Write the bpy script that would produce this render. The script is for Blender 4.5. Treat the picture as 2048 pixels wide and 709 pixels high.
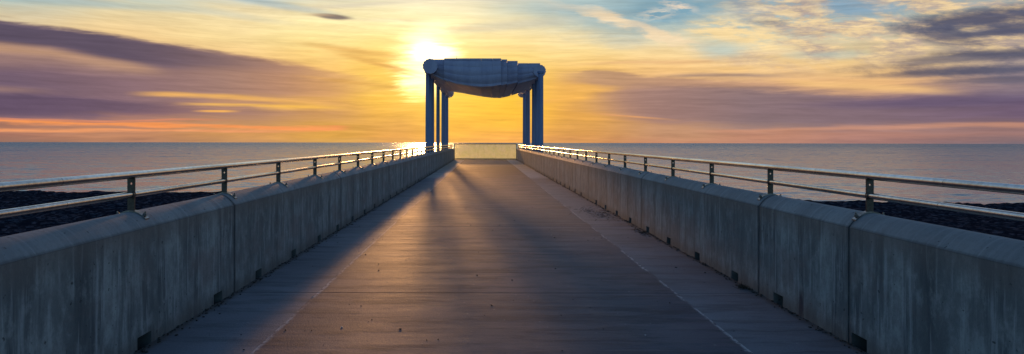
import bpy, bmesh, math, random
from mathutils import Vector, Matrix
random.seed(7)
S = bpy.context.scene
for o in list(bpy.data.objects): bpy.data.objects.remove(o)
COL = S.collection
R = math.radians
F = 1365.0            # focal length in photograph pixels (2048 wide)
VX, VY = 967.7, 284.3 # vanishing point of the walkway
H = 1.40              # eye height over the deck

# ------------------------------------------------------------------ camera
cd = bpy.data.cameras.new('camera'); cam = bpy.data.objects.new('camera', cd); COL.objects.link(cam)
cd.sensor_width = 36; cd.lens = 36*F/2048
cd.shift_x = (1024-VX)/2048; cd.shift_y = -(354.5-VY)/2048
cd.clip_start = .05; cd.clip_end = 20000
cam.matrix_world = Matrix.Translation((0,0,H)) @ Matrix.Rotation(R(90),4,'X') @ Matrix.Rotation(R(.1),4,'Z')
S.camera = cam
S.render.resolution_x = 1024; S.render.resolution_y = 354

# ------------------------------------------------------------------ light
SUN_AZ, SUN_EL = R(-4.75), R(6.6)      # azimuth left of straight ahead (+Y), elevation
ld = bpy.data.lights.new('sun', 'SUN'); ld.energy = 2.0*.78; ld.angle = R(1.5); ld.color = (1,.47,.15)
sun = bpy.data.objects.new('sun', ld); COL.objects.link(sun)
sd = Vector((math.sin(SUN_AZ)*math.cos(SUN_EL), math.cos(SUN_AZ)*math.cos(SUN_EL), math.sin(SUN_EL)))
sun.rotation_euler = sd.to_track_quat('Z','Y').to_euler(); sun.location = sd*200
S.view_settings.view_transform = 'Standard'; S.view_settings.look = 'None'
S.view_settings.exposure = 0; S.view_settings.gamma = 1
S.render.engine = 'CYCLES'

# ------------------------------------------------------------------ node helper
def lin(c):
    return tuple((v/255/12.92 if v/255 <= .04045 else ((v/255+.055)/1.055)**2.4) for v in c)
class V:
    """wraps a float socket so that node maths can be written as python"""
    def __init__(s, g, k): s.g, s.k = g, k
    def _m(s, op, *a, clamp=False):
        n = s.g.nodes.new('ShaderNodeMath'); n.operation = op; n.use_clamp = clamp
        for i, x in enumerate((s,)+a):
            if isinstance(x, V): s.g.links.new(x.k, n.inputs[i])
            else: n.inputs[i].default_value = float(x)
        return V(s.g, n.outputs[0])
    def __add__(s,o): return s._m('ADD',o)
    __radd__ = __add__
    def __sub__(s,o): return s._m('SUBTRACT',o)
    def __rsub__(s,o): return (s*-1)+o
    def __mul__(s,o): return s._m('MULTIPLY',o)
    __rmul__ = __mul__
    def __truediv__(s,o): return s._m('DIVIDE',o)
    def sat(s): return s._m('ADD',0,clamp=True)
    def sm(s, a, b):
        n = s.g.nodes.new('ShaderNodeMapRange'); n.interpolation_type = 'SMOOTHSTEP'
        s.g.links.new(s.k, n.inputs[0]); n.inputs[1].default_value = a; n.inputs[2].default_value = b
        n.inputs[3].default_value = 0; n.inputs[4].default_value = 1
        return V(s.g, n.outputs[0])
    def abs(s): return s._m('ABSOLUTE')
    def pw(s, pts, lo=None, hi=None):
        """piecewise linear function through (x, value) points"""
        lo = pts[0][0]; hi = pts[-1][0]
        vmin = min(p[1] for p in pts); vmax = max(p[1] for p in pts); vr = (vmax-vmin) or 1
        r = s.g.nodes.new('ShaderNodeValToRGB'); t = (s-lo)*(1/(hi-lo))
        s.g.links.new(t.k, r.inputs[0]); e = r.color_ramp.elements
        while len(e) > 1: e.remove(e[0])
        for i,(x,v) in enumerate(pts):
            p = (x-lo)/(hi-lo); w = (v-vmin)/vr
            el = e[0] if i == 0 else e.new(p)
            el.position = p; el.color = (w,w,w,1)
        sp = s.g.nodes.new('ShaderNodeSeparateColor'); s.g.links.new(r.outputs[0], sp.inputs[0])
        return V(s.g, sp.outputs[0])*vr + vmin
    def ramp(s, pts):
        r = s.g.nodes.new('ShaderNodeValToRGB'); lo, hi = pts[0][0], pts[-1][0]
        t = (s-lo)*(1/(hi-lo)); s.g.links.new(t.k, r.inputs[0]); e = r.color_ramp.elements
        while len(e) > 1: e.remove(e[0])
        for i,(x,c) in enumerate(pts):
            p = (x-lo)/(hi-lo); el = e[0] if i == 0 else e.new(p); el.position = p; el.color = (*c,1)
        return r.outputs[0]
def mixc(g, f, a, b, mode='MIX'):
    n = g.nodes.new('ShaderNodeMix'); n.data_type = 'RGBA'; n.blend_type = mode
    if isinstance(f, V): g.links.new(f.k, n.inputs[0])
    else: n.inputs[0].default_value = f
    for i, x in ((6,a),(7,b)):
        if isinstance(x, (tuple,list)): n.inputs[i].default_value = (*x,1) if len(x)==3 else x
        else: g.links.new(x, n.inputs[i])
    return n.outputs[2]
def comb(g, x, y, z=0):
    n = g.nodes.new('ShaderNodeCombineXYZ')
    for i, q in enumerate((x,y,z)):
        if isinstance(q, V): g.links.new(q.k, n.inputs[i])
        else: n.inputs[i].default_value = q
    return n.outputs[0]
def noise(g, vec, scale=1, detail=5, rough=.55, dist=0):
    n = g.nodes.new('ShaderNodeTexNoise'); n.inputs['Scale'].default_value = scale
    n.inputs['Detail'].default_value = detail; n.inputs['Roughness'].default_value = rough
    n.inputs['Distortion'].default_value = dist; g.links.new(vec, n.inputs['Vector'])
    return V(g, n.outputs[0])
def sep(g, vec):
    n = g.nodes.new('ShaderNodeSeparateXYZ'); g.links.new(vec, n.inputs[0])
    return V(g,n.outputs[0]), V(g,n.outputs[1]), V(g,n.outputs[2])

# ------------------------------------------------------------------ sky
w = bpy.data.worlds.new('World'); S.world = w; w.use_nodes = True
g = w.node_tree; g.nodes.clear()
tc = g.nodes.new('ShaderNodeTexCoord')
dx, dy, dz = sep(g, tc.outputs['Generated'])
az = dx._m('ARCTAN2', dy)
hyp = (dx*dx+dy*dy)._m('SQRT')
el = dz._m('ARCTAN2', hyp)
P0 = az*F; E0 = el*F                      # azimuth and elevation, in milliradian-like units
def cv(x, y):                             # direction measured in the photograph -> (P, E)
    a = math.atan((x-VX)/F)
    return F*a, F*math.atan((VY-y)/F*math.cos(a))
CP = lambda x: cv(x, VY)[0]
# warp so that everything has wispy, stretched edges
wv = comb(g, P0*(1/300), E0*(1/55))
nw = noise(g, wv, 1, 5, .58)
nw2 = noise(g, comb(g, P0*(1/620), E0*(1/110), 4.2), 1, 3, .5)
nf = noise(g, comb(g, P0*(1/160), E0*(1/12), 9.1), 1, 4, .6)
P = P0 + (nw2-.5)*90
ng = noise(g, comb(g, P0*(1/70), E0*(1/7)+(nw2-.5)*12, 19.3), 1, 4, .65)
E = E0 + (nw-.5)*26 + (nf-.5)*12 + (ng-.5)*12
ys = [-400, 0, 20, 45, 75, 105, 135, 165, 195, 225, 250, 270, 285]
grid = {
 -700:[(95,110,135),(150,165,175),(160,170,172),(170,165,160),(170,155,150),(160,140,140),(150,125,130),(140,115,125),(135,108,120),(135,105,115),(150,105,105),(150,105,100),(140,100,95)],
 0:   [(100,125,150),(172,190,185),(205,197,170),(220,198,158),(215,182,140),(200,165,128),(172,132,118),(140,112,116),(128,100,112),(135,102,112),(178,118,100),(172,112,98),(158,110,98)],
 260: [(110,135,155),(200,205,185),(228,210,165),(240,212,158),(242,205,145),(225,185,138),(195,150,122),(165,125,115),(160,120,115),(150,112,112),(185,125,105),(195,128,98),(178,120,98)],
 480: [(120,145,160),(195,205,195),(240,222,178),(250,225,168),(250,220,155),(245,205,140),(225,175,125),(205,160,118),(200,150,112),(170,128,110),(205,142,98),(215,145,90),(200,138,95)],
 660: [(130,150,160),(225,218,188),(248,230,182),(255,236,175),(255,230,155),(252,212,130),(245,195,112),(235,178,95),(228,170,92),(205,150,95),(225,155,75),(225,155,72),(220,155,85)],
 780: [(140,155,155),(235,225,190),(250,236,188),(255,240,178),(255,232,150),(252,210,115),(248,198,88),(250,200,82),(250,195,72),(240,178,68),(228,165,75),(228,160,75),(225,160,85)],
 900: [(140,155,160),(228,218,188),(245,232,188),(255,238,182),(255,236,165),(255,225,130),(255,210,90),(255,208,70),(255,202,60),(254,194,58),(252,186,60),(248,180,66),(244,174,78)],
 1010:[(135,155,165),(205,205,188),(225,220,188),(240,225,180),(255,228,160),(255,222,140),(255,210,105),(255,205,75),(255,200,62),(255,194,60),(252,186,66),(250,178,76),(246,172,86)],
 1150:[(125,150,170),(175,195,192),(185,200,195),(215,215,190),(250,226,170),(253,220,148),(248,200,118),(238,180,98),(240,178,85),(235,170,80),(228,155,82),(225,150,82),(222,145,88)],
 1330:[(115,145,170),(135,170,185),(150,182,190),(195,205,190),(235,220,180),(250,216,155),(248,200,132),(215,165,118),(190,145,115),(185,135,110),(195,138,110),(200,140,110),(200,132,105)],
 1520:[(105,138,165),(150,178,190),(165,185,188),(175,195,190),(210,208,182),(240,210,160),(250,205,138),(215,168,128),(165,130,122),(155,120,118),(165,125,118),(195,130,110),(190,128,112)],
 1740:[(100,130,155),(160,180,185),(165,182,185),(180,188,178),(205,195,165),(225,200,150),(240,198,135),(230,178,122),(150,120,125),(140,112,122),(158,118,118),(180,122,112),(165,115,112)],
 2048:[(90,115,140),(165,172,168),(170,168,160),(175,165,155),(175,160,150),(165,150,145),(150,135,140),(140,122,130),(125,108,125),(122,102,118),(145,108,112),(158,112,110),(130,105,115)],
 2900:[(80,105,135),(130,140,155),(135,140,150),(135,135,145),(130,125,140),(125,118,135),(120,112,130),(118,108,128),(115,102,125),(115,98,118),(125,98,110),(130,98,108),(115,95,108)],
}
cols = sorted(grid)
acc = None
for i, xc in enumerate(cols):
    fixr = lambda c, yy: (c[0]*.985, c[1]*1.05, c[2]*1.02) if yy >= 250 and (xc < 700 or xc > 1100) else c
    pts = sorted([(cv(max(min(xc,2048),0), yy)[1], lin(fixr(c, yy))) for yy, c in zip(ys, grid[xc])])
    rr = E.ramp(pts)
    if acc is None: acc = rr
    else:
        f = P.sm(CP(cols[i-1]), CP(xc)); acc = mixc(g, f, acc, rr)
def band(poly_up, poly_lo, soft_up, soft_lo, Pq=None, Eq=None):
    """mask of a cloud bank between two lines measured in the sky"""
    Pq = Pq or P; Eq = Eq or E
    up = Pq.pw([cv(*p) for p in poly_up]); lo = Pq.pw([cv(*p) for p in poly_lo])
    return (up-Eq).sm(-soft_up*.3, soft_up*.7) * (Eq-lo).sm(-soft_lo*.5, soft_lo*.5)
def blob(x, y, rx, ry, tilt=0, k=.35, Pq=None, Eq=None, n=None, amp=.6):
    p, e = cv(x, y); Pq = Pq or P0; Eq = Eq or E0
    a = (Pq-p); b = (Eq-e) + a*tilt
    r = (a*a*(1/rx**2) + b*b*(1/ry**2))._m('SQRT')
    if n is not None: r = r + (n-.5)*amp
    return 1-r.sm(k, 1.15)
# long bank of mauve cloud, left: darker slate along its upper edge
mL = band([(0,38),(60,46),(120,55),(200,66),(300,77),(400,93),(500,108),(600,124),(700,142),(790,166),(900,190),(1000,200)],
          [(0,244),(200,240),(330,215),(450,193),(560,196),(700,196),(780,192),(900,192),(1000,202)], 13, 22)
mL = mL * (1-P.sm(CP(560), CP(850)))
cL = P.ramp([(CP(0),lin((112,92,110))),(CP(240),lin((134,106,114))),(CP(450),lin((160,124,114))),(CP(700),lin((200,145,105))),(CP(900),lin((225,165,90)))])
acc = mixc(g, (mL*.93), acc, cL)
mL2 = band([(0,42),(120,58),(200,68),(300,80),(400,97),(500,112),(600,128),(700,146),(900,190)],
           [(0,90),(120,102),(230,128),(330,140),(450,140),(600,140),(700,150),(900,195)], 12, 26)*(1-P.sm(CP(180), CP(760)))
acc = mixc(g, mL2*.85, acc, lin((86,77,97)))
mL3 = band([(0,188),(120,190),(300,205),(600,225)],[(0,232),(120,235),(300,232),(600,228)],14,16)*(1-P.sm(CP(100),CP(620)))
acc = mixc(g, mL3*.7, acc, lin((98,80,104)))
# warm slots in that bank
def streak(pts, hw, col, op, x0, x1, f0=60, f1=60, amp=10):
    ln = P0.pw([cv(*p) for p in pts]); d = (E0-ln+(nf-.5)*amp).abs()
    m = (1-d.sm(0, hw*1.6)) * P0.sm(CP(x0-f0), CP(x0+f0)) * (1-P0.sm(CP(x1-f1), CP(x1+f1)))
    return mixc(g, (m*op).sat(), acc, lin(col))
acc = streak([(0,99),(100,108),(200,128),(330,146),(420,150)], 10, (205,160,125), .8, -80, 300, 10, 60, 8)
acc = streak([(0,120),(100,124),(230,140),(420,155)], 14, (172,135,120), .55, -80, 260, 10, 80, 10)
acc = streak([(0,180),(100,184),(200,190)], 6, (165,130,120), .6, -80, 70, 10, 70, 6)
acc = streak([(200,188),(330,190),(450,194),(600,205),(700,212),(820,222)], 4.5, (238,178,100), .95, 290, 660, 50, 60, 9)
acc = streak([(300,209),(500,212),(600,214),(720,222)], 3.2, (250,190,95), .8, 380, 650, 50, 60, 10)
acc = streak([(300,222),(500,224),(700,226)], 2.4, (255,185,88), .95, 400, 465, 25, 25, 6)
acc = streak([(300,200),(500,216),(620,214),(760,222)], 6, (250,190,85), .8, 540, 680, 50, 60, 12)
acc = streak([(0,246),(200,249),(500,256),(720,260)], 4, (250,155,90), 1.0, -80, 690, 10, 25, 22)
acc = streak([(0,262),(200,262),(500,264),(720,262)], 3, (240,158,105), .95, -80, 560, 10, 80, 12)
acc = streak([(0,240),(200,243),(400,241),(720,250)], 2.5, (222,140,105), .8, -80, 420, 10, 80, 12)
# bank of mauve cloud, right
mR = band([(1000,225),(1100,208),(1180,190),(1270,168),(1400,166),(1550,172),(1680,182),(1800,192),(1920,202),(2048,196),(2300,190)],
          [(1000,226),(1100,222),(1200,228),(1350,246),(1500,252),(1620,255),(1750,252),(1900,242),(2048,240),(2300,240)], 16, 22)
mR = mR * P.sm(CP(1080), CP(1300))
cR = P.ramp([(CP(1080),lin((200,150,105))),(CP(1250),lin((165,128,118))),(CP(1500),lin((136,114,118))),(CP(1750),lin((130,108,118))),(CP(2048),lin((112,92,115)))])
acc = mixc(g, mR*.88, acc, cR)
acc = mixc(g, band([(1080,146),(1180,143),(1300,148),(1480,158),(1700,176)],[(1080,160),(1250,178),(1400,175),(1600,180),(1700,184)],8,14)*P.sm(CP(1080),CP(1200))*(1-P.sm(CP(1380),CP(1660)))*.75, acc, lin((180,140,118)))
acc = mixc(g, blob(1870,203,230,13,0,.2,n=nw,amp=.5)*.75, acc, lin((98,84,112)))
acc = streak([(1300,150),(1500,150),(1600,152)], 4, (150,125,120), .7, 1340, 1560, 50, 50, 8)
acc = streak([(1080,128),(1300,124),(1500,120)], 4, (225,175,125), .6, 1180, 1440, 60, 50, 12)
acc = streak([(1500,155),(1650,168),(1800,176),(1950,184),(2100,188)], 7, (245,195,130), .9, 1560, 1880, 60, 90, 8)
acc = streak([(1200,228),(1300,236),(1400,244)], 2, (225,160,105), .8, 1210, 1320, 30, 60, 6)
acc = streak([(1400,262),(1500,264),(1700,254),(1900,250),(2200,250)], 4, (212,150,120), .6, 1420, 2100, 60, 60, 12)
acc = streak([(1040,208),(1150,196),(1250,194)], 6, (250,185,90), .7, 1050, 1170, 30, 60, 10)
# small-scale cream cloud against blue, upper right
cw = noise(g, comb(g, P0*(1/230), E0*(1/230), 1.3), 1, 2, .5)
cu = comb(g, P0*(1/95)+cw*1.6, E0*(1/30)+P0*(1/260)+cw*.8, 2.2)
c1 = noise(g, cu, 1, 6, .62, .25)
c2 = noise(g, comb(g, P0*(1/45), E0*(1/11)+P0*(1/120), 7.7), 1, 5, .65)
reg = P0.sm(CP(1330), CP(1620)) * E0.sm(cv(1500,165)[1], cv(1500,110)[1])
den = (c1 + (c2-.5)*.42)
cream = mixc(g, c2.sm(.35,.68), lin((178,158,150)), lin((248,215,160)))
m1 = (reg*den.sm(.36,.56)).sat()
acc = mixc(g, m1*.88, acc, cream)
m1b = (reg*(1-E0.sm(300,420)))*c1.sm(.57,.70)*P0.sm(CP(1480),CP(1750))
acc = mixc(g, m1b*.45, acc, lin((140,128,140)))
# a tongue of cream cloud and the blue gaps beside it
acc = mixc(g, blob(1250,38,170,60,0,.2,n=c1,amp=1.3)*.6, acc, lin((138,170,182)))
tg = band([(1040,-20),(1140,2),(1200,10),(1300,50),(1400,85),(1440,95)],[(1040,10),(1140,22),(1220,48),(1310,80),(1400,98),(1440,96)],16,16,P0+(c1-.5)*90,E0+(c1-.5)*38+(c2-.5)*16)
acc = mixc(g, (tg*P0.sm(CP(1060),CP(1150))*(1-P0.sm(CP(1380),CP(1440)))*.9), acc, lin((245,218,178)))
acc = mixc(g, blob(1340,26,110,34,.1,.1,n=c1,amp=1.5)*.75, acc, lin((118,160,182)))
acc = mixc(g, blob(1470,66,105,30,.22,.3,n=c1,amp=2.2)*c2.sm(.30,.58), acc, lin((252,222,165)))
acc = mixc(g, blob(1357,12,44,11,.25,.0,n=c2,amp=3.2)*c2.sm(.36,.56), acc, lin((250,225,195)))
acc = mixc(g, blob(1315,27,52,16,-.1,.0,n=c2,amp=3.4)*c2.sm(.38,.58)*.9, acc, lin((245,225,195)))
acc = mixc(g, blob(1440,100,60,22,.1,.1,n=c1,amp=1.4)*.7, acc, lin((175,195,190)))
acc = mixc(g, blob(1700,12,90,20,.1,.1,n=c1,amp=2.2)*.85, acc, lin((130,160,182)))
acc = mixc(g, blob(1660,108,80,10,.05,.1,n=c1,amp=2.0)*.6, acc, lin((175,190,180)))
# slate clouds far right
for (x,y,rx,ry,t,o) in ((1965,36,150,20,-.02,.95),(1890,72,80,17,.25,.85),(2060,52,90,16,0,.9),(1900,118,170,12,-.06,.7),(1965,139,150,13,.04,.9),(2050,102,120,11,.05,.7),(2010,158,130,8,0,.6),(1540,45,40,8,.1,.35),(1830,148,110,7,.0,.5),(2000,64,60,6,0,.7)):
    acc = mixc(g, blob(x,y,rx,ry,t,.25,n=den,amp=1.5)*o, acc, lin((84,86,108)))
# thin veil of bluish streaks, upper left and centre
for (x,y,rx,ry,t,o,c) in ((110,2,260,10,0,.7,(165,185,185)),(540,8,150,9,.12,.65,(165,185,190)),(420,24,160,10,.1,.4,(190,200,190)),(1020,52,220,13,-.08,.55,(200,196,178)),(1110,16,150,20,.0,.6,(165,188,192)),
                        (790,42,120,6,0,.4,(215,195,165)),(860,55,150,5,.02,.5,(232,200,150)),(730,10,180,6,-.1,.45,(200,190,175)),(1010,95,110,6,0,.4,(240,200,130))):
    acc = mixc(g, blob(x,y,rx,ry,t,.1,n=nw,amp=1.3)*o, acc, lin(c))
acc = mixc(g, blob(667,35,42,6.5,.05,.4,n=nf,amp=.7)*.95, acc, lin((122,108,106)))
acc = mixc(g, blob(640,31,40,4,.0,.1,n=nf,amp=.8)*.6, acc, lin((205,175,140)))
# glow of the sun behind thin cloud
sx, sy = 858, 128
ps, es = cv(sx, sy)
Pg = P0 + (nw-.5)*60 + (ng-.5)*70
Eg = E0 + (nw2-.5)*40 + (ng-.5)*34
def glow(x, y, r, asp=1.0, n=None, amp=0):
    p, e = cv(x,y); a = Pg-p; b = (Eg-e)*asp; rr = (a*a+b*b)._m('SQRT')*(1/r)
    if n is not None: rr = rr+(n-.5)*amp
    return rr
def addc(acc, m, col, k):
    n = g.nodes.new('ShaderNodeVectorMath'); n.operation = 'SCALE'; n.inputs[0].default_value = col
    g.links.new((m*k).k, n.inputs[3])
    a = g.nodes.new('ShaderNodeVectorMath'); a.operation = 'ADD'; g.links.new(acc, a.inputs[0]); g.links.new(n.outputs[0], a.inputs[1])
    return a.outputs[0]
g1 = glow(sx, sy, 1, .9); acc = addc(acc, (g1*(-1/75))._m('EXPONENT'), (1,.72,.36), .42)
g2 = glow(846,128, 1, .95, nw, 22); acc = addc(acc, (1-g2.sm(18,90))._m('POWER',1.6), (1,.85,.55), .8)
g3 = glow(868,104, 1, 2.1, nw, 30); acc = addc(acc, 1-g3.sm(15,72), (1,.85,.6), .9)
g4 = glow(835,162, 1, 1.4, nw, 30); acc = addc(acc, 1-g4.sm(15,58), (1,.8,.4), .7)
g5 = glow(862,78, 1, 1.6, nw, 30); acc = addc(acc, 1-g5.sm(10,70), (1,.85,.6), .35)
# dark wisps crossing left of the sun
for (x,y,rx,ry,t,o) in ((700,102,130,9,-.12,.6),(770,132,100,7,-.2,.75),(735,118,80,6,-.15,.5),(810,148,40,4,-.2,.5),(700,165,120,6,-.1,.5),(770,178,70,5,.1,.35)):
    acc = mixc(g, blob(x,y,rx,ry,-t,.1,n=nw,amp=.9)*o, acc, lin((222,165,88)))
# fine drawn-out striation through the whole cloud deck
fs = noise(g, comb(g, P0*(1/210), (E0+P0*.02+(nw-.5)*30)*(1/5.5), 15.5), 1, 4, .6)
vm = g.nodes.new('ShaderNodeVectorMath'); vm.operation = 'SCALE'; g.links.new(acc, vm.inputs[0]); g.links.new(((fs-.5)*.42+(nf-.5)*.25+(ng-.5)*.35+1).k, vm.inputs[3]); acc = vm.outputs[0]
# Nishita sky takes over above and behind, where the photograph does not look
st = g.nodes.new('ShaderNodeTexSky'); st.sky_type = 'NISHITA'; st.sun_disc = False
st.sun_elevation = SUN_EL; st.sun_rotation = SUN_AZ; st.dust_density = 1.0; st.air_density = 1.0; st.ozone_density = 2.0
nis = g.nodes.new('ShaderNodeVectorMath'); nis.operation = 'MULTIPLY'; g.links.new(st.outputs[0], nis.inputs[0]); nis.inputs[1].default_value = (.10*1.20,.10*1.66,.10*2.20)
front = (1-E0.sm(300, 640)) * (1-az.abs().sm(.9, 1.7))
fin = mixc(g, front, nis.outputs[0], acc)
bg = g.nodes.new('ShaderNodeBackground'); g.links.new(fin, bg.inputs[0]); bg.inputs[1].default_value = 1
wo = g.nodes.new('ShaderNodeOutputWorld'); g.links.new(bg.outputs[0], wo.inputs[0])
w.cycles.sampling_method = 'MANUAL'; w.cycles.sample_map_resolution = 1024

# ------------------------------------------------------------------ materials
def mat(name, rough=.6, metal=0, spec=.5, base=(.5,.5,.5)):
    m = bpy.data.materials.new(name); m.use_nodes = True; t = m.node_tree
    b = t.nodes['Principled BSDF']; b.inputs['Roughness'].default_value = rough
    b.inputs['Metallic'].default_value = metal; b.inputs['Specular IOR Level'].default_value = spec
    b.inputs['Base Color'].default_value = (*base,1)
    tc = t.nodes.new('ShaderNodeTexCoord')
    return m, t, b, tc.outputs['Object']
def bump(t, b, h, strength, dist=.01):
    n = t.nodes.new('ShaderNodeBump'); n.inputs['Strength'].default_value = strength; n.inputs['Distance'].default_value = dist
    t.links.new(h.k, n.inputs['Height']); t.links.new(n.outputs[0], b.inputs['Normal']); return n
def setc(t, b, c): t.links.new(c, b.inputs['Base Color'])
def setr(t, b, v): t.links.new(v.k, b.inputs['Roughness'])

XL, XR = -1.651*H, 1.823*H          # inner faces of the two walls
LL, LR = -1.10*H, 1.28*H            # inner edges of the two side strips
JOINTS = [-1.2, 4.77, 6.33, 11.05, 16.6, 21.7, 26.7, 31.6, 36.8, 42.0, 47.0, 53.3]
DJ = [-1.2, 6.33, 11.3, 16.6, 21.75, 26.7, 31.6, 36.8, 42.0, 47.0, 53.9]

def m_deck(name, side):
    m, t, b, oc = mat(name, .5, 0, .22)
    x, y, z = sep(t, oc)
    st1 = noise(t, comb(t, x*.8+y*.3, y*3.6), 1, 9, .74)          # brushed across
    st2 = noise(t, comb(t, x*1.5, y*2.2, 5), 1, 5, .6)
    big = noise(t, comb(t, x*.5, y*.22, 2), 1, 4, .6)
    fine = noise(t, comb(t, x*60, y*60, 1), 1, 3, .7)
    spk = noise(t, comb(t, x*26, y*26, 8), 1, 2, .5)
    if side:
        c = mixc(t, big.sm(.3,.7), (.13,.13,.145), (.23,.23,.245))
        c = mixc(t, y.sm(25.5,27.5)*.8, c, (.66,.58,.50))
        c = mixc(t, (y*(1/2.1))._m('FRACT')._m('LESS_THAN',.03)*y._m('GREATER_THAN',26.7)*.7, c, (.1,.08,.07))
    else:
        blu = noise(t, comb(t, x*.75, y*1.1, 21), 1, 6, .65)
        c = mixc(t, big.sm(.35,.65), (.072,.060,.078), (.140,.110,.126))
        c = mixc(t, blu.sm(.44,.58)*.85, c, (.044,.054,.082))
    c = mixc(t, st1.sm(.47,.62)*.7, c, (.040,.034,.040) if not side else (.085,.085,.095))
    st3 = noise(t, comb(t, x*1.3, y*16, 31), 1, 5, .65)
    c = mixc(t, st3.sm(.50,.70)*.22, c, (.21,.16,.15) if not side else (.22,.21,.21))
    c = mixc(t, st2.sm(.55,.72)*.35, c, (.20,.16,.155) if not side else (.22,.22,.23))
    c = mixc(t, fine.sm(.35,.75)*.3, c, (.05,.045,.045))
    c = mixc(t, spk.sm(.72,.78)*.6, c, (.45,.43,.40))
    if not side:                                             # lime deposit along the seam with the side strips
        wob = noise(t, comb(t, y*2.2, x*2, 3), 1, 5, .7); pat = noise(t, comb(t, y*1.3, x*.3, 12), 1, 4, .65); gr = noise(t, comb(t, x*40, y*14, 2), 1, 3, .6)
        for L in (LL, LR):
            d = ((x-L)+(wob-.5)*.11).abs()
            c = mixc(t, (1-d.sm(.008,.040))*pat.sm(.36,.56)*gr.sm(.38,.56)*.95, c, (.50,.46,.43))
    else:
        pat = noise(t, comb(t, y*3, x*3, 3), 1, 5, .7)
        for W, sg in ((XL,1),(XR,-1)):                       # silt gathered at the foot of the wall
            d = ((x-W)*sg+(pat-.5)*.10)
            c = mixc(t, (1-d.sm(.02,.10))*.75, c, (.085,.065,.05))
    setc(t, b, c)
    setr(t, b, (st1*.34+big*.16+.40))
    hh = st1*.8+fine*.35+st2*.3
    bump(t, b, hh, .8, .010)
    return m
M_deck = m_deck('stained_deck_concrete', False); M_side = m_deck('grey_strip_concrete', True)

def m_wall():
    m, t, b, oc = mat('streaked_wall_concrete', .75, 0, .35)
    x, y, z = sep(t, oc)
    s1 = noise(t, comb(t, y*7, z*.55, x*.3), 1, 6, .6)
    s2 = noise(t, comb(t, y*2.2, z*.35, 3), 1, 4, .55)
    s3 = noise(t, comb(t, y*22, z*1.3, 6), 1, 4, .6)
    blo = noise(t, comb(t, y*1.1, z*1.6, 9), 1, 6, .65)
    fine = noise(t, oc, 45, 5, .75)
    pit = noise(t, oc, 26, 2, .5)
    c = mixc(t, s2.sm(.32,.68), (.15,.165,.16), (.36,.375,.35))
    mot = noise(t, comb(t, y*9, z*5, x), 1, 7, .75)
    c = mixc(t, s1.sm(.47,.64)*.78, c, (.075,.088,.092))
    c = mixc(t, mot.sm(.44,.62)*.42, c, (.09,.10,.105))
    c = mixc(t, (1-mot.sm(.36,.50))*.35, c, (.46,.47,.44))
    c = mixc(t, s3.sm(.53,.66)*.6, c, (.44,.45,.43))
    c = mixc(t, blo.sm(.50,.68)*.6, c, (.21,.17,.155))
    top = (z+(s1-.5)*.16)
    c = mixc(t, top.sm(.60,.80)*(1-z.sm(.80,.82))*.55, c, (.20,.165,.14))      # brown run-off under the coping edge
    c = mixc(t, z.sm(.805,.83)*.6, c, (.29,.285,.28))
    c = mixc(t, (1-(z+(s1-.5)*.22).sm(.02,.16))*.6, c, (.10,.09,.08))          # dirt splashed at the foot
    c = mixc(t, fine.sm(.45,.75)*.3, c, (.10,.10,.10))
    c = mixc(t, pit.sm(.70,.74)*.8, c, (.05,.05,.05))
    edge = z.sm(.798,.806)*(1-z.sm(.812,.822)); c = mixc(t, edge*.5, c, (.10,.10,.10))
    sy_ = (y+25-5.49)*(1/.045); sz_ = (z-.09)*(1/.10); sm_ = (1-((sy_*sy_+sz_*sz_)._m('SQRT')+(mot-.5)*2.2).sm(.5,1.2))*x._m('LESS_THAN',0)
    c = mixc(t, sm_*.85, c, (.03,.035,.05))           # an old dark scuff low on the right wall
    for J in JOINTS[1:-1]:                                   # grimy arrises either side of each panel joint
        c = mixc(t, (1-((y+25-J)+(s3-.5)*.01).abs().sm(.010,.055))*(.55 if J != 4.77 else x._m('LESS_THAN',0)*.4+.15), c, (.055,.06,.065))
    setc(t, b, c); bump(t, b, fine*.8+mot*.6+s1*.5+blo*.8-pit.sm(.70,.74)*.8, .5, .006)
    return m
M_wall = m_wall()
def m_simple(name, base, var, rough=.6, metal=0, spec=.5, sc=8, bs=.2, bd=.004):
    m, t, b, oc = mat(name, rough, metal, spec)
    n = noise(t, oc, sc, 6, .65); c = mixc(t, n.sm(.3,.7), base, var); setc(t, b, c)
    setr(t, b, n*.2+(rough-.1)); 
    if bs: bump(t, b, noise(t, oc, sc*6, 3, .6), bs, bd)
    return m
M_seal = m_simple('dark_joint_sealant', (.02,.02,.022), (.03,.03,.03), .8)
def m_steel():
    m, t, b, oc = mat('brushed_steel', .24, 1, .5, (.60,.56,.52))
    x, y, z = sep(t, oc)
    n = noise(t, oc, 30, 5, .7); n2 = noise(t, comb(t, x*3, y*1.1, z*3), 1, 4, .6)
    setc(t, b, mixc(t, (n*.5+n2*.5).sm(.4,.65), (.66,.58,.50), (.42,.35,.28)))
    setr(t, b, n*.14+n2*.14+.10); bump(t, b, n, .05, .002); return m
M_steel = m_steel()
M_post = m_simple('dark_steel_plate', (.075,.062,.055), (.14,.11,.09), .42, .75, .5, 25, .1)
M_bolt = m_simple('bolt_steel', (.35,.33,.31), (.18,.15,.13), .4, .9, .5, 40, 0)
def m_paint():
    m, t, b, oc = mat('weathered_blue_grey_paint', .55, 0, .4)
    x, y, z = sep(t, oc)
    n = noise(t, comb(t, x*3, y*.7, z*.6), 1, 5, .6); n2 = noise(t, oc, 9, 6, .7)
    c = mixc(t, n.sm(.3,.7), (.36,.32,.43), (.47,.42,.52)); c = mixc(t, n2.sm(.5,.75)*.4, c, (.30,.29,.37))
    setc(t, b, c); bump(t, b, n2, .25, .01); return m
M_roof = m_paint()
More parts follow.
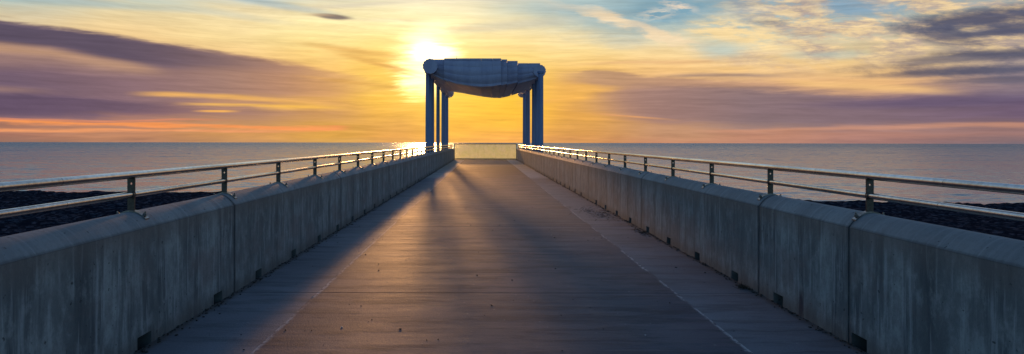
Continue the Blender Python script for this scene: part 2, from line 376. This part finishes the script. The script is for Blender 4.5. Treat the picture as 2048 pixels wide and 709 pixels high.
def m_col():
    m, t, b, oc = mat('blue_column_paint', .45, 0, .5)
    x, y, z = sep(t, oc); n = noise(t, comb(t, x*8, y*8, z*.5), 1, 5, .6)
    setc(t, b, mixc(t, n.sm(.3,.7), (.15,.20,.36), (.23,.28,.43))); bump(t, b, n, .2, .01); return m
M_col = m_col()
def m_glass():
    m = bpy.data.materials.new('salt_frosted_glass'); m.use_nodes = True; t = m.node_tree; tc = t.nodes.new('ShaderNodeTexCoord'); oc = tc.outputs['Object']; x, y, z = sep(t, oc)
    n = noise(t, comb(t, x*1.6, z*1.9), 1, 6, .65); n2 = noise(t, comb(t, x*5, z*1.2, 4), 1, 4, .6)
    tr = t.nodes.new('ShaderNodeBsdfTranslucent'); c = mixc(t, n.sm(.35,.65), (.92,1.0,.45), (1.0,1.0,.62)); c = mixc(t, n2.sm(.5,.7)*.4, c, (.62,.64,.30)); t.links.new(c, tr.inputs[0])
    bt = t.nodes.new('ShaderNodeBsdfTransparent')
    mx = t.nodes.new('ShaderNodeMixShader'); t.links.new((n*.4+.42).k, mx.inputs[0]); t.links.new(bt.outputs[0], mx.inputs[1]); t.links.new(tr.outputs[0], mx.inputs[2])
    t.links.new(mx.outputs[0], t.nodes['Material Output'].inputs[0]); return m
M_glass = m_glass()
M_clear, _t, _b, _o = mat('clear_glass', .03, 0, .5, (1,1,1))
_f = _t.nodes.new('ShaderNodeFresnel'); _f.inputs[0].default_value = 1.35; _x = _t.nodes.new('ShaderNodeBsdfTransparent'); _g = _t.nodes.new('ShaderNodeBsdfGlossy'); _g.inputs['Roughness'].default_value = .03
_m = _t.nodes.new('ShaderNodeMixShader'); _t.links.new(_f.outputs[0], _m.inputs[0]); _t.links.new(_x.outputs[0], _m.inputs[1]); _t.links.new(_g.outputs[0], _m.inputs[2]); _t.links.new(_m.outputs[0], _t.nodes['Material Output'].inputs[0])
def m_sea():
    m, t, b, oc = mat('sea_water', .3, 0, .36)
    x, y, z = sep(t, oc)
    b.inputs['IOR'].default_value = 1.33
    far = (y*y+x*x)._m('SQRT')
    sw = noise(t, comb(t, x*.010, y*.035), 1, 6, .62)          # broad smooth slicks drawn out by the long exposure
    r1 = noise(t, comb(t, x*.10, y*.55, 3), 1, 6, .68)
    r2 = noise(t, comb(t, x*.9, y*3.2, 7), 1, 3, .6)
    c = mixc(t, sw.sm(.35,.65), (.05,.13,.17), (.09,.16,.19)); 
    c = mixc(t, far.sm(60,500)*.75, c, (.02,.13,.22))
    c = mixc(t, (1-far.sm(70,330))*(sw*.7+.5), c, (.44,.41,.34))  # pale foam and milky shallows, plus bright sky reflection put into the near colour
    setc(t, b, c); setr(t, b, sw*.10+.10+far.sm(100,1500)*.15)
    def nz(k, sx_, sy_, det):                 # wave slopes straight from a noise, so that far water stays ruffled
        n_ = t.nodes.new('ShaderNodeTexNoise'); n_.inputs['Scale'].default_value = 1; n_.inputs['Detail'].default_value = det; n_.inputs['Roughness'].default_value = .6
        t.links.new(comb(t, x*sx_, y*sy_, k), n_.inputs['Vector']); q = t.nodes.new('ShaderNodeSeparateColor'); t.links.new(n_.outputs['Color'], q.inputs[0])
        return V(t,q.outputs[0])-.5, V(t,q.outputs[1])-.5
    a1, b1_ = nz(3, .35, 1.3, 3); a2, b2_ = nz(11, .06, .22, 3)
    amp = sw.sm(.3,.7)*.9+.9+far.sm(80,700)*1.6
    nrm = t.nodes.new('ShaderNodeVectorMath'); nrm.operation = 'NORMALIZE'
    t.links.new(comb(t, (a1*.55+a2*.2)*amp, (b1_*.9+b2_*.5)*amp, 1.0), nrm.inputs[0]); t.links.new(nrm.outputs[0], b.inputs['Normal'])
    return m
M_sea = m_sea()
def m_beach():
    m, t, b, oc = mat('black_shingle', 1, 0, 0)
    vo = t.nodes.new('ShaderNodeTexVoronoi'); vo.inputs['Scale'].default_value = 9; t.links.new(oc, vo.inputs['Vector'])
    n = noise(t, oc, 1.4, 6, .65); n2 = noise(t, oc, 18, 4, .7)
    sc = t.nodes.new('ShaderNodeSeparateColor'); t.links.new(vo.outputs['Color'], sc.inputs[0])
    c = mixc(t, V(t, sc.outputs[0]).sm(.45,1), (.010,.013,.020), (.060,.064,.080)); c = mixc(t, n.sm(.45,.7)*.6, c, (.010,.012,.016))
    setc(t, b, c); bump(t, b, V(t, vo.outputs['Distance'])*-1+n2*.6, .6, .04); return m
M_beach = m_beach()
M_debris = m_simple('grit_stone', (.03,.028,.026), (.07,.06,.05), .8, 0, .3, 40, 0)
M_pale = m_simple('pale_shell', (.55,.53,.50), (.35,.33,.30), .6, 0, .4, 40, 0)
M_weed = m_simple('dried_weed', (.035,.03,.022), (.08,.065,.045), .9, 0, .2, 20, 0)

# ------------------------------------------------------------------ mesh helpers
def link(name, bm, m, parent=None, smooth=False):
    me = bpy.data.meshes.new(name); bmesh.ops.recalc_face_normals(bm, faces=bm.faces); bm.to_mesh(me); bm.free()
    me.materials.append(m)
    if smooth:
        for p in me.polygons: p.use_smooth = True
    o = bpy.data.objects.new(name, me); COL.objects.link(o); o.parent = parent
    return o
def empty(name, loc, label, cat, group=None):
    o = bpy.data.objects.new(name, None); COL.objects.link(o); o.location = loc; o.empty_display_size = .2
    o['label'] = label; o['category'] = cat
    if group: o['group'] = group
    return o
def tag(o, label=None, cat=None, kind=None, group=None):
    if label: o['label'] = label
    if cat: o['category'] = cat
    if kind: o['kind'] = kind
    if group: o['group'] = group
    return o
def box(bm, a, b):
    vs = [bm.verts.new((x,y,z)) for x in (a[0],b[0]) for y in (a[1],b[1]) for z in (a[2],b[2])]
    for f in ((0,1,3,2),(4,6,7,5),(0,4,5,1),(2,3,7,6),(0,2,6,4),(1,5,7,3)): bm.faces.new([vs[i] for i in f])
def prism(bm, prof, y0, y1):
    """prof: list of (x,z)"""
    a = [bm.verts.new((x,y0,z)) for x,z in prof]; b = [bm.verts.new((x,y1,z)) for x,z in prof]
    n = len(prof)
    for i in range(n): bm.faces.new((a[i],a[(i+1)%n],b[(i+1)%n],b[i]))
    bm.faces.new(a); bm.faces.new(b[::-1])
def tube(bm, p0, p1, r0, r1=None, n=16, cap=True):
    r1 = r0 if r1 is None else r1; p0 = Vector(p0); p1 = Vector(p1); d = (p1-p0).normalized()
    u = d.orthogonal().normalized(); v = d.cross(u)
    A = [bm.verts.new(p0+(u*math.cos(2*math.pi*i/n)+v*math.sin(2*math.pi*i/n))*r0) for i in range(n)]
    B = [bm.verts.new(p1+(u*math.cos(2*math.pi*i/n)+v*math.sin(2*math.pi*i/n))*r1) for i in range(n)]
    for i in range(n): bm.faces.new((A[i],A[(i+1)%n],B[(i+1)%n],B[i]))
    if cap:                                   # caps on vertices of their own, so smooth sides stay true
        bm.faces.new([bm.verts.new(v.co) for v in A[::-1]]); bm.faces.new([bm.verts.new(v.co) for v in B])

# ------------------------------------------------------------------ setting: sea, beach, walkway
SEA_Z = -5.0
bm = bmesh.new(); RS = 5150; n = 96
rings = [0, 60, 200, 700, 2000, RS]; prev = None
for r in rings:
    if r == 0: prev = [bm.verts.new((0,0,0))]; continue
    cur = [bm.verts.new((r*math.cos(2*math.pi*i/n), r*math.sin(2*math.pi*i/n), 0)) for i in range(n)]
    if len(prev) == 1:
        for i in range(n): bm.faces.new((prev[0],cur[i],cur[(i+1)%n]))
    else:
        for i in range(n): bm.faces.new((prev[i],cur[i],cur[(i+1)%n],prev[(i+1)%n]))
    prev = cur
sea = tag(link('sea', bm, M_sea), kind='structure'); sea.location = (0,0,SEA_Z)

from mathutils import noise as mn
bm = bmesh.new()
xs = []; x = -400.0
def step(x): return .18 if abs(x) < 28 else (.8 if abs(x) < 60 else 12)
while x < 400: xs.append(x); x += step(x)
yy = [-300,-150,-60,-20]; y = -4.0
while y < 40: yy.append(y); y += .2 if 6 < y else .8
yy += [42,45,48,55,65,80]
def bz(x, y):
    edge = 33.4 + .9*mn.noise(Vector((x*.13,3,0))) + .5*mn.noise(Vector((x*.6,1,5))) - (x*.36 if x > 0 else -x*.08)
    base = -1.0 - .25*mn.noise(Vector((x*.08,y*.1,2)))
    base -= max(0,(12-y))*.02
    if y > edge: base -= (y-edge)*.42
    else: base += .06*math.exp(-(edge-y)*.5)
    a = .055 if -40 < x < 40 and 4 < y < 42 else 0
    base += a*(mn.noise(Vector((x*1.6,y*1.6,1)))+.7*mn.noise(Vector((x*4,y*4,8)))+.4*mn.noise(Vector((x*9,y*9,8))))
    return max(base, SEA_Z-1.6) if y > edge else base
gridv = [[bm.verts.new((x,y,bz(x,y))) for x in xs] for y in yy]
for j in range(len(yy)-1):
    for i in range(len(xs)-1):
        bm.faces.new((gridv[j][i],gridv[j][i+1],gridv[j+1][i+1],gridv[j+1][i]))
tag(link('beach', bm, M_beach, smooth=True), kind='structure')

def slabs(name, x0, x1, m):
    bm = bmesh.new()
    for a, b in zip(DJ[:-1], DJ[1:]):
        g_ = .006
        prism(bm, [(x0,-.25),(x1,-.25),(x1,0),(x0,0)], a+g_, b-g_)
    return tag(link(name, bm, m), kind='structure')
slabs('walkway', LL+.0005, LR-.0005, M_deck)
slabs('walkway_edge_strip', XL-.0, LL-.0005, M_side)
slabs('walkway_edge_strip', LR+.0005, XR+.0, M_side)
bm = bmesh.new(); box(bm, (XL-.25,-1.2,-.65), (XR+.25,53.9,-.256)); tag(link('walkway_foundation', bm, M_seal), kind='structure')

# ------------------------------------------------------------------ parapet walls
WT = .296; CR = .909; ED = .808
def cap_prof(x_in, sg, inset=0, z0=-.30):
    """sg=+1: wall grows towards +x from the inner face x_in"""
    pr = [(x_in+sg*inset, z0)]
    n = 14
    for i in range(n+1):
        s = -1+2*i/n
        zz = CR-inset-(CR-ED)*abs(s)**2.1
        pr.append((x_in+sg*(WT/2+s*(WT/2-inset)), zz))
    pr.append((x_in+sg*(WT-inset), z0)); return pr
def drains(first, pitch): 
    out = []; y = first
    while y < 53: out.append(y); y += pitch
    return out
DR = [F*1.823*H/p for p in (751,589,502,427,370,328,293)]
DR += [DR[-1]+1.20*k for k in range(1,34)]
DLp = [F*1.651*H/p for p in (678,531,450,380,329)]
DL = DLp + [DLp[-1]+1.22*k for k in range(1,36)]
def wall(label, x_in, sg, drs, xwid=.19):
    root = empty('parapet_wall', (x_in+sg*WT/2, 25, 0), label, 'wall', 'parapet walls beside the walkway')
    off = Vector(root.location)
    def P_(bm): bmesh.ops.translate(bm, verts=bm.verts, vec=-off)
    JN = JOINTS if sg > 0 else [j for j in JOINTS if j != 4.77]
    for a, b in zip(JN[:-1], JN[1:]):
        bm = bmesh.new(); a2, b2 = a+.009, b-.009; y = a2
        full = cap_prof(x_in, sg); 
        cut = [(x_in, .085)]+full[1:]+[(x_in+sg*.255,-.30),(x_in+sg*.255,.085)]
        for d in sorted(drs):
            d0, d1 = d-xwid/2, d+xwid/2
            if d0 > a2+.01 and d1 < b2-.01 and d0 > y+.02:
                prism(bm, full, y, d0)
                c = [(x_in,.085)]+full[1:-1]+[(full[-1][0],-.30),(x_in+sg*.255,-.30),(x_in+sg*.255,.085)]
                prism(bm, c, d0, d1); y = d1
        prism(bm, full, y, b2); P_(bm)
        link('wall_panel', bm, M_wall, root)
    bm = bmesh.new(); prism(bm, [(px, max(pz,.10)) for px,pz in cap_prof(x_in, sg, .022)], JOINTS[0]+.02, JOINTS[-1]-.02); P_(bm)
    link('joint_filler', bm, M_seal, root)
    return root
wall('long concrete parapet wall on the left of the walkway, in shade', XL, -1, DL)
wall('long concrete parapet wall on the right of the walkway', XR, 1, DR)

# ------------------------------------------------------------------ railings
RT, RM = 1.165, 1.028
def post_plate():
    """flat bar with a round hole, in the x-z plane"""
    bm = bmesh.new(); w0, w1 = .026, .024; z0, z1 = CR-.01, RT-.015
    outer = [(-w1,z0),(w1,z0),(w0,z1),(-w0,z1)]
    ov = [bm.verts.new((x,0,z)) for x,z in outer]
    hz = 1.105; hr = .0085
    iv = [bm.verts.new((hr*math.cos(2*math.pi*i/14),0,hz+hr*math.sin(2*math.pi*i/14))) for i in range(14)]
    es = [bm.edges.new((ov[i],ov[(i+1)%4])) for i in range(4)]+[bm.edges.new((iv[i],iv[(i+1)%14])) for i in range(14)]
    bmesh.ops.triangle_fill(bm, edges=es, use_beauty=True)
    ext = bmesh.ops.extrude_face_region(bm, geom=list(bm.faces))
    bmesh.ops.translate(bm, verts=[v for v in ext['geom'] if isinstance(v, bmesh.types.BMVert)], vec=(0,.012,0))
    bmesh.ops.translate(bm, verts=bm.verts, vec=(0,-.006,-CR))
    return bm
def base_plate():
    bm = bmesh.new(); n = 12; top=[]; bot=[]
    for i in range(n+1):
        s = -.112+.224*i/n; z = -(CR-ED)*abs(s/(WT/2))**2.1
        bot.append((s, z+.001)); top.append((s, z+.011))
    prism(bm, bot+top[::-1], -.028, .028); return bm
def bolt(s):
    bm = bmesh.new(); z = -(CR-ED)*abs(s/(WT/2))**2.1+.011
    tilt = Vector((s*2.2,0,1)).normalized(); p = Vector((s,0,z))
    tube(bm, p, p+tilt*.004, .017, n=14); tube(bm, p+tilt*.004, p+tilt*.016, .0125, n=6); tube(bm, p+tilt*.016, p+tilt*.030, .006, n=10)
    return bm
def collar():
    bm = bmesh.new(); tube(bm, (0,-.014,RM-CR),(0,.014,RM-CR), .0275, n=18); return bm
def railing(label, xc, posts, seg):
    root = empty('railing', (xc, posts[0], CR), label, 'railing', 'steel railings on the parapet walls')
    ox, oy = xc, posts[0]
    first = None
    def add(bm, nm, m, par, sm=False): return link(nm, bm, m, par, sm)
    p0 = add(post_plate(), 'post', M_post, root)
    bp = add(base_plate(), 'base_plate', M_bolt, p0); b1 = add(bolt(-.092), 'bolt', M_bolt, p0); b2 = add(bolt(.092), 'bolt', M_bolt, p0)
    cl = add(collar(), 'collar', M_post, p0)
    subs = [bp,b1,b2,cl]
    for k, py in enumerate(posts[1:]):
        q = p0.copy(); COL.objects.link(q); q.parent = root; q.location = (0, py-oy, 0)
        for s in subs:
            if k > 22 and s is not bp and s is not cl: continue
            c = s.copy(); COL.objects.link(c); c.parent = q
    # rails come in lengths with a tight joint between them
    for nm, z, r in (('top_rail', RT, .0255), ('mid_rail', RM, .0215)):
        dy = -.0 if z == RT else .05
        e = [-1.2]+[s+(0 if z==RT else dy) for s in seg]+[53.2]
        for a, b in zip(e[:-1], e[1:]):
            bm = bmesh.new(); tube(bm, (0,a-oy+.0015,z-CR),(0,b-oy-.0015,z-CR), r, n=24)
            o = add(bm, nm, M_steel, root)
            for f in o.data.polygons: f.use_smooth = len(f.vertices) == 4
            if b < 53:
                bm = bmesh.new(); tube(bm, (0,b-oy-.004,z-CR),(0,b-oy+.004,z-CR), r-.0025, n=20); add(bm, 'joint_ring', M_seal, o)
    return root
postsR = [4.775]+[6.43+1.655*k for k in range(29)]; postsR = [p for p in postsR if p < 53.2]
postsL = [4.763,6.47,8.17]+[9.94+1.70*k for k in range(27)]; postsL = [p for p in postsL if p < 53.2]
seg = lambda s0, st: [s0+st*k for k in range(9)]
railing('two-bar steel railing on the left wall, beside the dark shingle', XL-WT/2, postsL, seg(3.95,5.28))
railing('two-bar steel railing on the right wall, gleaming towards the far end', XR+WT/2, postsR, seg(3.98,4.92))

# ------------------------------------------------------------------ glass screen at the end
gy = 53.55
gs = empty('glass_screen', (.12, gy, 0), 'wide frosted glass barrier closing the far end of the walkway', 'barrier')
xa, xb = -2.31-.12, 2.56-.12; e = [xa, xa+(xb-xa)/3, xa+2*(xb-xa)/3, xb]
for a, b in zip(e[:-1], e[1:]):
    bm = bmesh.new(); box(bm, (a+.02,-.008,.10),(b-.02,.008,1.215)); o = link('glass_panel', bm, M_glass, gs)
    o.data.materials.append(M_clear)
    for f in o.data.polygons: f.material_index = 0 if f.normal.y < -.5 else 1
bm = bmesh.new(); tube(bm, (xa-.03,0,1.245),(xb+.03,0,1.245),.032,n=16); link('handrail', bm, M_post, gs)
bm = bmesh.new(); box(bm, (xa,-.04,.02),(xb,.04,.10)); link('bottom_rail', bm, M_post, gs)
for a in e:
    bm = bmesh.new(); w_ = .035 if a in (xa,xb) else .012
    box(bm, (a-w_,-.03,0),(a+w_,-.009,1.215)); link('post', bm, M_steel if a in (xa,xb) else M_glass, gs)

# ------------------------------------------------------------------ draped shelter on columns
sh = empty('viewing_shelter', (.1, 47, -1), 'tall blue-grey shelter on round columns with a draped roof, straddling the walkway end', 'shelter')
so = Vector(sh.location)
def sl(name, bm, m, smooth=False):
    bmesh.ops.translate(bm, verts=bm.verts, vec=-so); return link(name, bm, m, sh, smooth)
def column(x, y, r, top):
    bm = bmesh.new(); n = 40; prev = None
    prof = [(-5.6,1.15),(.0,1.0),(top-.35,.93),(top-.12,.93),(top-.10,1.2),(top,1.25)]
    for z, k in prof:
        cur = []
        for i in range(n):
            a = 2*math.pi*i/n; rr = r*k*(1 if z > top-.11 else (1-.13*(.5+.5*math.cos(a*8))))
            cur.append(bm.verts.new((x+rr*math.cos(a), y+rr*math.sin(a), z)))
        if prev:
            for i in range(n): bm.faces.new((prev[i],prev[(i+1)%n],cur[(i+1)%n],cur[i]))
        else: bm.faces.new(cur[::-1])
        prev = cur
    bm.faces.new(prev); sl('column', bm, M_col)
for y, px in ((38.8,-111.4),(41.2,-104.4),(47.0,-91.7),(53.2,-81.2),(57.0,-74.6)):
    column(px*y/F, y, .165 if y != 47 else .135, 5.42)
for y, px in ((38.9,113.6),(41.15,106.8),(43.8,100.6),(50.3,88.2),(54.0,81.6)):
    column(px*y/F, y, .165, 5.42)
# scrolled edge beams over the two rows of columns
def scroll(x, z, r, y0, y1):
    bm = bmesh.new(); prof = []
    for i in range(56):
        a = 2*math.pi*i/56; rr = r*(1 if (i//2)%2 else .95); prof.append((x+rr*math.cos(a), z+rr*math.sin(a)))
    prism(bm, prof, y0, y1); sl('edge_beam', bm, M_roof)
scroll(-2.96, 5.56, .42, 37.5, 58)
scroll(3.23, 5.53, .37, 39.6, 58)
EDG = [864, 888, 912, 938, 962, 985, 1002, 1014, 1035, 1056, 1080]
TOPY = [120, 118, 118, 118, 118, 118, 120, 123, 127.5, 127.5]
botf = [(850,146),(866,151),(888,162),(912,170),(938,174),(962,176),(985,175),(1002,172),(1014,169),(1035,164),(1057,158),(1077,152),(1095,148)]
botb = [(860,168),(880,174),(897,183),(925,187),(960,192.5),(985,196),(1000,196.5),(1015,193.5),(1030,189),(1045,184),(1062,178),(1080,172)]
def ip(t, x):
    if x <= t[0][0]: return t[0][1]
    for (a,va),(b,vb) in zip(t[:-1],t[1:]):
        if x <= b: return va+(vb-va)*(x-a)/(b-a)
    return t[-1][1]
TOPZ = 5.97
BK = 49.5
def zb_front(X):  return (VY-ip(botf, VX+X*F/38.3))*38.3/F+H
def zb_back(X):   return (VY-ip(botb, VX+X*F/BK))*BK/F+H
for k in range(len(EDG)-1):
    d = (TOPZ-H)*F/(VY-TOPY[k])
    x0 = (EDG[k]-VX)*d/F+.003; x1 = (EDG[k+1]-VX)*((TOPZ-H)*F/(VY-TOPY[min(k+1,len(TOPY)-1)]) if False else d)/F-.003
    nx = 6; rows = []
    for i in range(nx+1):
        X = x0+(x1-x0)*i/nx; zf = zb_front(X); zk = zb_back(X); ring = []
        nz = 22
        for j in range(nz+1):                     # billowing front face
            z = TOPZ-(TOPZ-zf)*j/nz; t = j/nz
            ph = t*math.pi*3.3+.25*math.sin(X*1.1)
            bil = 0 if t < .06 else .03*abs(math.sin(ph))**.8+.10*math.sin(math.pi*min(1,t*1.1))-.45*max(0,t-.6)**2
            ring.append((X, d-bil*(1 if j else 0), z))
        d9 = ring[-1][1]; nd = 60
        for j in range(1, nd+1):                  # folded underside
            t = j/nd; Y = d9+(BK-d9)*t; z = zf+(zk-zf)*(t**.8)-.10*math.sin(math.pi*t)*math.exp(-t*3)
            z += .045*abs(math.sin(t*math.pi*7+X*.35))-.02
            ring.append((X, Y, z))
        ring.append((X, BK, 5.75)); ring.append((X, d+4, TOPZ-.03))
        rows.append(ring)
    bm = bmesh.new(); vs = [[bm.verts.new(p) for p in r] for r in rows]; m_ = len(vs[0])
    for i in range(nx):
        for j in range(m_): bm.faces.new((vs[i][j],vs[i+1][j],vs[i+1][(j+1)%m_],vs[i][(j+1)%m_]))
    bm.faces.new(vs[0][::-1]); bm.faces.new(vs[-1])
    # thin fascia lip along the top
    o = sl('roof_panel', bm, M_roof)
    bm = bmesh.new(); box(bm, (x0,d-.06,TOPZ-.10),(x1,d-.002,TOPZ+.015)); bmesh.ops.translate(bm, verts=bm.verts, vec=-so); link('fascia', bm, M_roof, o)
bm = bmesh.new(); xx=(913-VX)*38/F; tube(bm, (xx,38,TOPZ-.01),(xx,38,TOPZ+.22),.014,.006,n=8); sl('rod', bm, M_post)

# ------------------------------------------------------------------ loose grit and weed on the deck
_t = bmesh.new(); bmesh.ops.create_icosphere(_t, subdivisions=1, radius=1); _t.verts.index_update()
ICO_V = [v.co.copy() for v in _t.verts]; ICO_F = [[v.index for v in f.verts] for f in _t.faces]; _t.free()
def pebble(bm, x, y, r, flat=.6):
    mt = Matrix.Translation((x,y,.001+r*flat*.7)) @ Matrix.Rotation(random.random()*6.28,4,'Z') @ Matrix.Diagonal((r*(1.0+random.random()*.7), r*.8, r*flat, 1))
    vs = [bm.verts.new(mt @ v + Vector((random.uniform(-1,1),random.uniform(-1,1),random.uniform(-.4,.4)))*r*.18) for v in ICO_V]
    for f in ICO_F: bm.faces.new([vs[k] for k in f])
bm = bmesh.new()
for _ in range(300):
    y = 3.2+random.random()**1.6*24; x = random.uniform(XL+.05, XR-.05); pebble(bm, x, y, random.choice((.003,.003,.004,.005,.008)))
for sgn, W in ((1,XL),(-1,XR)):
    for _ in range(900):
        y = 3.4+random.random()**1.5*30; pebble(bm, W+sgn*(.004+abs(random.gauss(0,.035))), y, random.uniform(.004,.011))
tag(link('grit', bm, M_debris), 'dark grit and small stones scattered over the deck and along the wall feet', 'grit', 'stuff')
bm = bmesh.new()
for _ in range(46):
    y = 3.4+random.random()**1.4*16; pebble(bm, random.uniform(XL+.2, XR-.1), y, random.choice((.004,.006,.010)), .35)
tag(link('shell_chips', bm, M_pale), 'pale shell chips scattered over the deck', 'shells', 'stuff')
bm = bmesh.new()
def tuft(cx, cy, sx_, sy_, n_):
    for _ in range(n_):
        x = cx+random.gauss(0,sx_); y = cy+random.gauss(0,sy_)
        if x > XR-.01: x = XR-.01-random.random()*.05
        a = random.random()*6.28; L = random.uniform(.03,.10); h = random.uniform(.002,.03)
        tube(bm, (x,y,.004),(min(x+L*math.cos(a)*.7,XR-.004),y+L*math.sin(a),.004+h), .0025,.001,n=4)
tuft(XR-.28,13.4,.16,.6,260); tuft(XR-.10,10.6,.05,.25,110); tuft(XR-.06,6.55,.03,.06,70)
tag(link('dried_weed', bm, M_weed), 'drift of dry twigs and weed at the foot of the right wall', 'weed', 'stuff')
